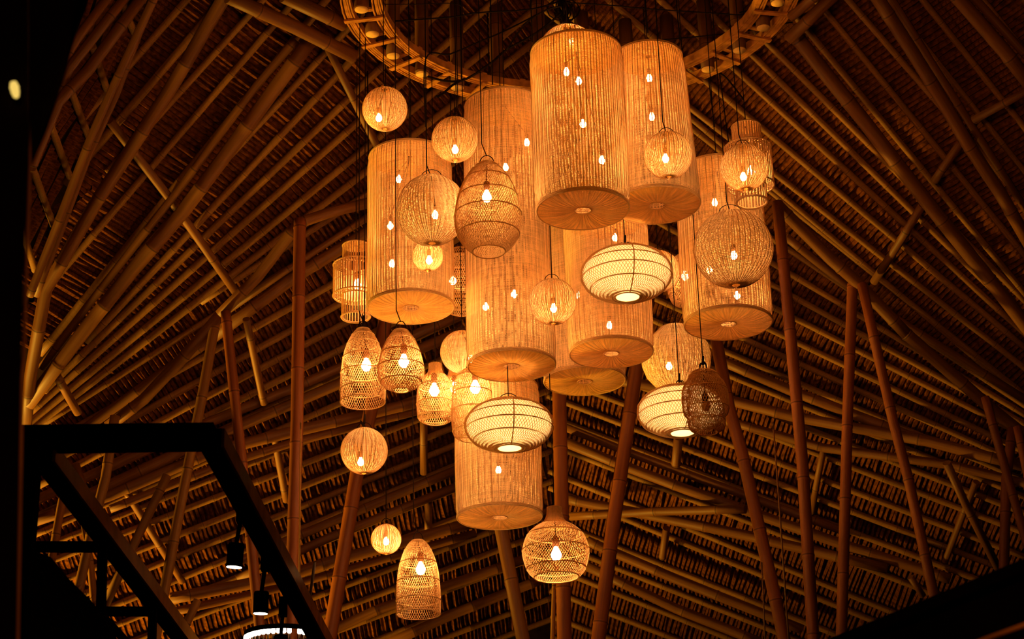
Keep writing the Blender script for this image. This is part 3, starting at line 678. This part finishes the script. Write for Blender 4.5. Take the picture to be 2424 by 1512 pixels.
def lat_lantern(name, label, c, w, d, ctrl, n, twist, t, hoops, nb=22, bulbpx=(0, 0), br=.030, hk='handle', mat='cane', neck=0, extra=None, lit=True, verticals=0, group=None, kn=False, hoopt=.0042, sheen=None):
    """ctrl: (half width px, height px above c) control points from bottom to top"""
    o = PD(c[0], c[1], d); k = d/FPX; root = empty(name, o, label, 'lantern', group)
    prof = resample([(a*k, b*k/.925) for a, b in ctrl], nb)
    mb = MB(); lattice(mb, prof, int(n*1.25), twist, t*.72); mb.build('lattice', M[mat], root, kind='stuff')
    for h in hoops:
        i = h*nb; i0 = int(min(nb-1, i)); f = i-i0; r = prof[i0][0]*(1-f)+prof[i0+1][0]*f; z = prof[i0][1]*(1-f)+prof[i0+1][1]*f
        mb = MB(); mb.ring(r+.002, z, hoopt, 40, sides=4); mb.build('hoop', M[mat], root)
    if neck:      # tightly wrapped neck
        pn = prof[int(nb*neck):]; mb = MB(); 
        mb.lathe([(r+.001, z) for r, z in pn], 48, us=30, vs=1/.0065); mb.build('neck', M['disc'], root)
    if verticals: stakes(root, prof, verticals, .0035, -.002, mat if mat != 'cane' else 'cane')
    top = prof[-1]
    if lit:
        bp = V((bulbpx[0]*k, 0, bulbpx[1]*k)); bulb(root, bp, br)
        mb = MB(); mb.tube([bp+V((0, 0, br*3.7)), V((0, 0, top[1]))], .0035, 4); mb.build('inner_flex', M['cord'], root)
    if hk == 'handle': handle(root, (0, 0, top[1]-.005), max(.03, top[0]*.9), .075, 'cord', .0035)
    if kn: knot(root, (0, 0, top[1]), .8)
    cord(root, (0, 0, top[1]+(.06 if hk == 'handle' else 0)), hook=(-.03 if hk == 'handle' else None))
    return root
EGG = [(38, -100), (62, -78), (76, -50), (79, -18), (74, 18), (62, 56), (44, 88), (26, 108), (20, 112)]
lat_lantern('egg_lantern', 'large open egg lantern with hoops, in front of the longest drum', (1155, 497), 158, 12.8, EGG, 64, .30, .0024, [.0, .22, .42, .60, .78, .90, 1.0], bulbpx=(-2, 34), br=.030)
s = .68; EG2 = [(19/s, -99), (44/s, -80), (54/s, -50), (54/s, -22), (50/s, 10), (41/s, 50), (28/s, 85), (15/s, 108)]
lat_lantern('egg_lantern', 'smaller open egg lantern, right one of the pair under the left drum', (949, 855), 108, 13.2, [(a*s, b*s) for a, b in EG2], 44, .32, .0026, [.0, .2, .42, .62, .82, .97], bulbpx=(7, -2), br=.034)
BELL = [(52, -84), (53, -60), (52, -20), (48, 15), (40, 45), (28, 70), (17, 84), (15, 86)]
lat_lantern('bell_lantern', 'open bell lantern, left one of the pair under the left drum', (859, 866), 105, 13.6, BELL, 46, .28, .0025, [.0, .16, .38, .58, .77, .9, 1], bulbpx=(8, 0), br=.034, kn=True)
lat_lantern('bell_lantern', 'lowest lantern, an open bell beside the tiniest ball', (990, 1369), 104, 14.0, [(51, -80), (52, -55), (51, -20), (47, 18), (38, 50), (27, 72), (17, 84), (14, 85)], 46, .28, .0025, [.0, .18, .42, .66, .84, 1], bulbpx=(6, 22), br=.034)
lat_lantern('bottle_lantern', 'small bottle shaped lantern with wrapped neck, right of the egg pair', (1031, 932), 88, 14.35, [(28, -64), (40, -58), (44, -38), (44, -6), (40, 18), (29, 38), (18, 48), (15, 60), (15, 70)], 40, .3, .0026, [.0, .12, .32, .6], bulbpx=(-3, 8), br=.036, hk=None, neck=.80)
lat_lantern('bowl_lantern', 'round bowl lantern with a long wrapped neck, low on the right', (1315, 1292), 158, 13.6, [(52, -70), (68, -54), (79, -18), (76, 4), (66, 26), (48, 42), (28, 54), (19, 68), (17, 84), (17, 88)], 56, .30, .0024, [.0, .14, .36, .56], bulbpx=(1, -22), br=.036, hk=None, neck=.74)
lat_lantern('bell_lantern', 'glowing open lantern behind the left end of the lower disc', (1118, 958), 96, 14.08, [(30, -78), (44, -70), (49, -40), (48, 0), (44, 40), (38, 62), (24, 78), (14, 82)], 42, .3, .0026, [.0, .15, .4, .62, .85], bulbpx=(8, 42), br=.036)
lat_lantern('bottle_lantern', 'small necked lantern squeezed between the bottle and the glowing one', (1077, 930), 78, 15.0, [(22, -56), (34, -50), (38, -30), (38, 0), (32, 22), (18, 38), (13, 52), (12, 62)], 36, .3, .0026, [.0, .2, .5], bulbpx=(-1, 12), br=.030, hk=None, neck=.78)
lat_lantern('cage_lantern', 'open lantern seen between the left drum and the longest drum', (1092, 666), 84, 15.0, [(22, -74), (38, -66), (42, -40), (42, 0), (42, 36), (38, 64), (22, 74)], 46, .28, .0026, [.0, .2, .5, .8, 1], bulbpx=(-20, 2), br=.026)
lat_lantern('cage_lantern', 'open ball lantern half hidden by the right drum, beside the upper disc', (1622, 663), 86, 15.4, [(16, -60), (34, -50), (43, -20), (43, 10), (36, 38), (20, 56), (12, 60)], 44, .3, .0028, [.0, .25, .5, .75], bulbpx=(0, 10), br=.028)
def cage_dark():
    prof = [(24, -70), (40, -62), (44, -48), (42, -38), (52, -26), (55, -4), (54, 22), (46, 44), (38, 52), (36, 60), (26, 70), (12, 74)]
    root = lat_lantern('cage_lantern', 'unlit brown double cage lantern in front of the right disc', (1670, 951), 110, 13.40, prof, 44, .22, .0022, [.0, .2, .38, .62, .85], mat='canedark', lit=False, hk=None, kn=True, hoopt=.0035)
    k = 13.40/FPX; inn = resample([(a*k*.80, b*k/.925*.84) for a, b in prof], 18); mb = MB(); lattice(mb, inn, 40, .3, .0013); mb.build('inner_lattice', M['canedark'], root, kind='stuff')
    mb = MB(); mb.lathe([(.001, .0), (.022, 0), (.022, .05), (.01, .075), (.001, .075)], 14, (0, 0, -.005)); mb.build('socket', M['cord'], root)
    mb = MB(); mb.lathe([(.001, -.06), (.02, -.055), (.03, -.03), (.022, -.005), (.012, .0)], 14, (0, 0, -.005)); mb.build('unlit_bulb', M['canedark'], root)
    mb = MB(); mb.tube([V((0, 0, .07)), V((0, 0, .2))], .004, 4); mb.build('inner_flex', M['cord'], root)
cage_dark()
# ------------------------------------------------------------------ disc lanterns
def disc(label, c, w, h, d, ow, hand=True, kn=False):
    o = PD(c[0], c[1], d); k = d/FPX; a = w/2*k; cc = h*k; root = empty('disc_lantern', o, label, 'lantern', 'flat disc lanterns with cream lining')
    prof = []
    a0 = -math.acos(min(.99, ow/2*k/a)); a1 = PI/2-.28; nb = 28
    for i in range(nb+1):
        t = a0+(a1-a0)*i/nb; prof.append((a*math.copysign(abs(math.cos(t))**.92, math.cos(t)), cc*math.copysign(abs(math.sin(t))**1.0, math.sin(t))))
    mb = MB(); lattice(mb, prof, 84, .17, .0018); mb.build('lattice', M['cane'], root, kind='stuff')
    for h_ in (0, .03, .26, .44, .60, .74, 1):
        i = h_*nb; i0 = int(min(nb-1, i)); f = i-i0; r = prof[i0][0]*(1-f)+prof[i0+1][0]*f; z = prof[i0][1]*(1-f)+prof[i0+1][1]*f
        mb = MB(); mb.ring(r+.002, z, .0042, 56, sides=4); mb.build('hoop', M['cane'], root)
    mb = MB()
    for ang in (-1.45, .6, 2.7):
        mb.tube([V(((r+.003)*math.cos(ang), (r+.003)*math.sin(ang), z)) for r, z in prof], .0042, 4)
    mb.build('vertical_cane', M['cane'], root)
    mb = MB(); pin = [(.001, prof[0][1]+.008)]+[(max(.02, r-.012), z*.955) for r, z in prof[0:]]; mb.lathe(pin, 72); mb.build('lining', M['fabric'], root)
    bulb(root, V((0, 0, .0)), .034)
    top = prof[-1][1]
    if hand: handle(root, (0, 0, top), .07, .07, 'cord', .0035)
    if kn: knot(root, (0, 0, top), .9)
    cord(root, (0, 0, top+.02))
disc('upper flat disc lantern with cream lining, in front of the middle drum', (1483, 648), 217, 62, 13.66, 50, False, True)
disc('lower flat disc lantern with cream lining, in front of the lowest drum', (1205, 1006), 211, 60, 13.58, 50, True, False)
disc('right flat disc lantern, partly covered by the unlit cage lantern', (1612, 972), 208, 58, 14.3, 50, False, True)
# ------------------------------------------------------------------ slatted cage lanterns
def slats(label, cx, y0, y1, y2, y3, wn, ww, d):
    """narrow tube y0..y3 with a wide drum between y1 and y2"""
    pb = PD(cx, y3, d); Y = pb.y; k = d/FPX; zs = [P(cx, y, Y).z-pb.z for y in (y0, y1, y2, y3)]
    root = empty('slatted_lantern', pb, label, 'lantern', 'slatted cage lanterns'); rn = wn/2*k; rw = ww/2*k
    def cyl(r, z0, z1, n, t, mat, name):
        mb = MB()
        for i in range(n):
            a = 2*PI*i/n; dd = V((math.cos(a), math.sin(a), 0)); tt = V((-dd.y, dd.x, 0)); mb.box(dd*r+V((0, 0, (z0+z1)/2)), dd*.0015, tt*t, V((0, 0, (z1-z0)/2)))
        mb.build(name, M[mat], root, kind='stuff')
    cyl(rn, zs[1], zs[0], 34, rn*.05, 'cane', 'upper_slats'); cyl(rn*1.05, zs[3], zs[2], 30, rn*.05, 'cane', 'lower_slats'); cyl(rw, zs[2], zs[1], 48, rw*.03, 'cane', 'outer_slats')
    cyl(rn, zs[2], zs[1], 26, rn*.045, 'cane', 'inner_slats')
    for z in (zs[1], zs[2]):     # radial slats closing the wide part
        mb = MB()
        for i in range(40):
            a = 2*PI*i/40; dd = V((math.cos(a), math.sin(a), 0)); tt = V((-dd.y, dd.x, 0)); mb.box(dd*(rn+rw)/2+V((0, 0, z)), dd*((rw-rn)/2), tt*.0022, V((0, 0, .0015)))
        mb.build('radial_slats', M['cane'], root, kind='stuff')
    for r, z, t in ((rn, zs[0], .006), (rn, zs[1], .005), (rw, zs[1], .006), (rw, zs[2], .007), (rw*.98, (zs[1]+zs[2])/2-.02, .003), (rn*1.05, zs[2], .006), (rn*1.05, zs[3], .009)):
        mb = MB(); mb.ring(r, z, t, 36, sides=5); mb.build('hoop', M['cane'], root)
    mb = MB(); mb.lathe([(.01, zs[0]), (rn, zs[0])], 34, us=20, vs=90); mb.build('lid', M['disc'], root)
    bulb(root, V((0.01, 0, (zs[1]*.4+zs[2]*.6)-.01)), .028); mb = MB(); mb.tube([V((.01, 0, (zs[1]*.4+zs[2]*.6)+.09)), V((0, 0, zs[0]))], .0035, 4); mb.build('inner_flex', M['cord'], root)
    cord(root, (0, 0, zs[0]))
slats('slatted cage lantern at the far left, half behind the left drum', 842, 582, 628, 700, 750, 64, 108, 14.5)
slats('slatted cage lantern at the upper right, behind a small ball', 1780, 300, 350, 440, 478, 70, 112, 13.6)
# ------------------------------------------------------------------ cables under the ring
def cable(label, pts, r, name='cable'):
    p3 = [P(x, y, Y) for x, y, Y in pts]; out = []
    for i in range(len(p3)-1):
        a = p3[max(0, i-1)]; b = p3[i]; c = p3[i+1]; d = p3[min(len(p3)-1, i+2)]
        for k in range(6):
            t = k/6; out.append(.5*((2*b)+(c-a)*t+(2*a-5*b+4*c-d)*t*t+(-a+3*b-3*c+d)*t**3))
    out.append(p3[-1]); o = out[0]; mb = MB(); mb.tube([q-o for q in out], r, 6); ob = mb.build(name, M['cord']); ob.location = o
    return setp(ob, label, 'cable')
cable('upper black cable slung across the left half of the ring', [(935, 50, 12.8), (993, 46, 12.8), (1072, 40, 12.8), (1134, 30, 12.8), (1254, 22, 12.8), (1325, 3, 12.9)], .006)
cable('middle black cable drooping across the left half of the ring', [(1008, 300, 13.3), (1008, 139, 13.2), (1065, 128, 13.2), (1134, 99, 13.2), (1197, 72, 13.2), (1286, 27, 13.2)], .006)
cable('thick black cable sagging lowest inside the ring', [(948, 144, 13.5), (988, 166, 13.5), (1025, 185, 13.5), (1092, 191, 13.5), (1162, 149, 13.4), (1197, 119, 13.4), (1271, 77, 13.3), (1330, 30, 13.2)], .009)
cable('short tail of black cable under the sagging one', [(1033, 230, 13.5), (1050, 220, 13.5), (1072, 201, 13.5), (1100, 186, 13.5)], .009)
cable('thin black cable along the top right of the ring', [(1340, 6, 13), (1440, 12, 13), (1523, 20, 13), (1657, 29, 13), (1803, 38, 13), (1887, 35, 13)], .005)
cable('second thin cable dropping left from the right side of the ring', [(1500, 100, 13.3), (1617, 90, 13.3), (1745, 76, 13.2), (1876, 52, 13.0)], .005)
cable('short looping cable beside the right pole end', [(1643, 189, 13.7), (1660, 172, 13.7), (1680, 169, 13.6), (1700, 172, 13.6), (1721, 186, 13.6), (1760, 235, 13.6)], .007)
cable('cable curling at the upper right strap', [(1750, 30, 13), (1780, 22, 13), (1800, 8, 13), (1796, 25, 13), (1775, 30, 13)], .006)
cable('cable joining the thick bundle from the left', [(1200, 118, 13.3), (1240, 60, 13.2), (1290, 25, 13.1), (1330, 14, 13.0)], .007)
cable('wire strung level near the top left of the ring', [(875, 10, 12.6), (980, 10, 12.6), (1083, 10, 12.6), (1100, 42, 12.7)], .003)
cable('dangling flex loop hooked beside the largest drum', [(1490, 132, 12.7), (1500, 142, 12.7), (1496, 155, 12.7), (1488, 156, 12.7)], .005)
bd = empty('cable_bundle', P(1335, 60, 13.3), 'tangled black cable bundle hanging at the centre of the ring', 'cable')
for k in range(9):
    mb = MB(); a = random.uniform(0, 6); pts = [V((.035*math.cos(a+j*.6+k), .035*math.sin(a+j*.5), .05*j-.02)) for j in range(12)]; mb.tube(pts, .009, 5); mb.build('strand', M['cord'], bd)
for k in range(8):
    mb = MB(); a = k*.8; R_ = random.uniform(.07, .14); pts = [V((R_*math.cos(t)*math.cos(a), R_*math.cos(t)*math.sin(a), .14+R_*.8*math.sin(t))) for t in [2*PI*j/12 for j in range(12)]]; mb.tube(pts, .005, 4, closed=True); mb.build('loop', M['cord'], bd)
# loose flexes that drop from the ring to nothing visible
for lab, x, y0, y1, Y in (('bare black flex left of the longest drum', 1088, -60, 190, 13.0), ('bare black flex crossing the sagging cable', 1160, -60, 200, 13.2), ('bare black flex near the left drum', 870, 150, 560, 13.9),
                          ('bare black flex above the top right drum', 1526, -60, 78, 13.4), ('bare flex pair strand beside the top right drum', 1600, -60, 95, 13.6), ('bare black flex right of the ring pole', 1672, 20, 300, 13.7), ('long bare flex near the right end of the ring', 1698, -60, 360, 13.8), ('bare black flex left of the largest drum', 1255, -60, 100, 12.9)):
    rod('flex', lab, 'cable', [(x, y0, Y), (x+2, (y0+y1)/2, Y), (x+(x-900)*(y1-y0)/11300, y1, Y)], .005, 'cord')
# ================================================================== black steel frame with track spots, lower left
FY = 8.0
fr = empty('steel_frame', P(300, 1035, FY), 'black steel frame with added brown strips for its lantern-lit sides in the lower left', 'frame')
def fbeam(name, p, q, w_, h_, mat='steel', **k):
    mb = MB(); mb.beam(p, q, w_, h_, **k); return mb.build(name, M[mat], fr, world=True)
pa = P(52, 1040, FY); pb_ = P(508, 1034, FY); z = pa.z
fbeam('front_beam', pa, pb_, .10, .098)
def at_z(px, py, z): r = ray(px, py); return r*(z/r.z)
zz = P(505, 1040, FY).z
e_r = at_z(782, 1560, zz-.02); s_r = P(500, 1040, FY+.02)
mb = MB(); mb.beam(s_r, e_r, .085, .10); mb.build('side_beam', M['steel'], fr, world=True)
off = V((.050, 0, .008)); mb = MB(); mb.beam(s_r+off, e_r+off, .012, .085); mb.build('lit_side_strip', M['wood_lit_steel'], fr, world=True)  # brown strip stands in for lantern light on the steel side
zl = P(95, 1080, FY).z; s_l = P(100, 1075, FY); e_l = at_z(470, 1560, zl)
mb = MB(); mb.beam(s_l, e_l, .075, .09); mb.build('side_beam', M['steel'], fr, world=True)
mb = MB(); mb.beam(s_l+off, e_l+off, .012, .08); mb.build('lit_side_strip', M['wood_lit_steel'], fr, world=True)  # lit right side of this beam, again put in as brown colour
# posts
mb = MB(); c = P(76, 1020, FY); mb.beam(c, V((c.x-.02, c.y, -1.6)), .085, .085, up=(0, 1, 0)); mb.build('post', M['steel'], fr, world=True)
t_ = .52
for (vx, vy0, vy1, hx, hy) in ((243, 1285, 1455, 78, 1294), (362, 1440, 1560, 250, 1447)):
    # on the left side beam: find the depth where the beam passes this column of the photo
    best = min((abs(proj(s_l.lerp(e_l, k/200))[0]-vx), k) for k in range(201))[1]; c = s_l.lerp(e_l, best/200); Yc = c.y
    v0 = P(vx, vy0, Yc); v1 = P(vx-4, vy1, Yc); mb = MB(); mb.beam(v0, v1, .042, .042, up=(0, 1, 0)); mb.build('hanger', M['steel'], fr, world=True)
    mb = MB(); mb.beam(P(hx, hy, Yc), P(vx+2, hy, Yc), .045, .045); mb.build('crossbar', M['steel'], fr, world=True)
mb = MB(); mb.beam(P(238, 1452, 10.2), P(310, 1530, 10.6), .03, .03); mb.build('brace', M['steel'], fr, world=True)
def spot(label, cx, cy, fx, fy, mx, my, Y):
    base = P(mx, my, Y); root = empty('track_spotlight', base, label, 'spotlight', 'track spotlights under the black frame')
    body = P(cx, cy, Y)-base; face = P(fx, fy, Y)-base; ax = (face-body); ax.normalize(); ax = (ax+V((0, .12, -.1))).normalized()
    L = .115; c0 = body-ax*.055; c1 = body+ax*.062
    mb = MB(); mb.tube([c0, c0+ax*.01, c1], [.036, .041, .041], 20); mb.build('housing', M['steel'], root)
    mb = MB(); mb.tube([c1, c1+ax*.002], [.037, .037], 20); mb.build('lens', M['white'], root)
    mb = MB(); mb.tube([V((0, 0, .0)), c0], .011, 8); mb.build('stem', M['steel'], root)
    mb = MB(); mb.box((0, 0, .03), (.022, 0, 0), (0, .03, 0), (0, 0, .055)); mb.build('track_adapter', M['steel'], root)
spot('upper lit track spotlight hanging from the black frame', 557, 1312, 553, 1345, 571, 1225, 9.4)
spot('lower lit track spotlight, nearer to the crystal chandelier', 618, 1424, 616, 1455, 628, 1340, 10.3)
spot('lowest track spotlight, its head hidden by the chandelier', 664, 1525, 662, 1560, 670, 1448, 11.2)
# chandelier
cd = empty('crystal_chandelier', P(670, 1509, 11.6), 'round chandelier rimmed with small white lit tubes at the bottom edge', 'chandelier')
Rr = 90*cd.location.y/FPX/.98
mb = MB(); mb.lathe([(Rr*.80, .03), (Rr*1.02, .03), (Rr*1.04, .0), (Rr*1.0, .015), (Rr*.8, .015), (Rr*.8, .03)], 48); mb.build('frame', M['steel'], cd)
for k in range(44):
    a = 2*PI*k/44; c = V((Rr*.97*math.cos(a), Rr*.97*math.sin(a), 0)); 
    if k in (36,): continue
    mb = MB(); mb.lathe([(.001, .012), (.012, .012), (.013, -.018), (.009, -.024), (.001, -.024)], 8, c); mb.build('lit_crystal', M['white'], cd)
    mb = MB(); mb.lathe([(.001, -.025), (.006, -.03), (.005, -.12), (.001, -.12)], 6, c); mb.build('glass_drop', M['socket'], cd)
mb = MB(); mb.tube([V((.13, 0, .02)), P(745, 1330, 11.6)-cd.location], .009, 8); mb.build('hanging_rod', M['rafter'], cd)
# ================================================================== near left: dark wall, trim, canvas, lamp reflection
mb = MB(); mb.v = [V(p) for y in (3.9, 4.1) for p in (P(-300, -80, y), P(66, -80, y), P(66, 380, y), P(56, 640, y), P(48, 900, y), P(38, 1600, y), P(-300, 1600, y))]
mb.face(range(7)); mb.face([13-i for i in range(7)]); [mb.face((i, i+7, (i+1) % 7+7, (i+1) % 7)) for i in range(7)]
mb.build('wall_left', M['dark'], kind='structure')
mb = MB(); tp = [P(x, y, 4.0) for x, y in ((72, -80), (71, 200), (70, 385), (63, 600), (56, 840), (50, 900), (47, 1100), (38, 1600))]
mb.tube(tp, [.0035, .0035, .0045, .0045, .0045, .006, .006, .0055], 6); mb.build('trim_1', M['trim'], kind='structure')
mb = MB(); q = [(66, -80), (215, -80), (205, 20), (185, 60), (150, 190), (110, 310), (74, 392)]
mb.v = [P(x, y, 3.95+.015*math.sin(i*2)) for i, (x, y) in enumerate(q)]+[P(x, y, 3.98) for x, y in q]
mb.face(range(7)); mb.face([13-i for i in range(7)]); [mb.face((i, i+7, (i+1) % 7+7, (i+1) % 7)) for i in range(7)]
o = V(mb.v[0]); mb.v = [v-o for v in mb.v]; ob = mb.build('canvas_flap', M['dark']); ob.location = o; setp(ob, 'dark triangular canvas flap at the upper left edge', 'canvas')
wl = empty('lamp_reflection', P(35, 212, 3.86), 'small blurred yellow lamp reflection, a glowing shape on the dark wall at the left edge', 'lamp')
mb = MB(); k = 3.86/FPX; mb.lathe([(.001, 26*k), (9*k, 22*k), (13*k, 6*k), (11*k, 1*k), (12*k, -5*k), (8*k, -22*k), (.001, -28*k)], 14); g = mb.build('reflected_glow', emis('reflection_glow', (1, .66, .14), .95), wl)  # emission stands in for a reflected lamp
g.rotation_euler = (0, math.radians(-14), 0)
mb = MB(); mb.box((0, .035, 0), (.006, 0, 0), (0, .012, 0), (0, 0, .014)); mb.build('reflection_back', M['steel'], wl)  # added plate behind the glowing reflection shape
# dark thatch hood low on the left
mb = MB(); pts = [(60, 1295), (120, 1318), (165, 1372), (215, 1420), (262, 1480), (300, 1560), (60, 1560)]; rr = random.Random(3)
for Y in (8.6, 9.0):
    mb.v += [P(x, y, Y) for x, y in pts]
mb.face(range(7)); mb.face([13-i for i in range(7)]); [mb.face((i, i+7, (i+1) % 7+7, (i+1) % 7)) for i in range(7)]
for i in range(900):
    t = rr.random()*4.999; i0 = int(t); f = t-i0; x = pts[i0][0]*(1-f)+pts[i0+1][0]*f; y = pts[i0][1]*(1-f)+pts[i0+1][1]*f+rr.random()**1.5*140
    p = P(x-rr.random()*30, y+5, 8.58+rr.random()*.02); dv = V((rr.uniform(.01, .05), -.012, rr.uniform(-.02, .03))); mb.tube([p, p+dv], [.003, .0005], 3)
o = V(mb.v[0]); mb.v = [v-o for v in mb.v]; ob = mb.build('thatched_hood', M['fuzz']); ob.location = o; setp(ob, 'dark shaggy thatched hood inside the steel frame, lower left', 'hood')
# ================================================================== near right: dark parapet
pr = empty('parapet', P(2424, 1400, 5.5), 'dark wooden parapet slanting across the bottom right corner', 'parapet')
a = P(1950, 1545, 6.6); b = P(2520, 1318, 5.2)
for nm, dy, w_, h_, mt in (('top_rail', 0, .16, .035, 'wood_lit_steel'), ('panel', -.13, .10, .20, 'dark'), ('lower_rail', -.205, .14, .03, 'wood_lit_steel')):
    mb = MB(); mb.beam(a+V((0, 0, dy-.01)), b+V((0, 0, dy-.01)), w_, h_); mb.build(nm, M['dark' if nm == 'top_rail' else mt], pr, world=True)

for dx, dz in ((0, 0), (.0, -.035)):
    mb = MB(); mb.tube([P(2290, 1528, 4.2)+V((dx, 0, dz)), P(2500, 1452, 3.9)+V((dx, 0, dz))], .005, 6); mb.build('thin_rail', M['trim'], pr, world=True)
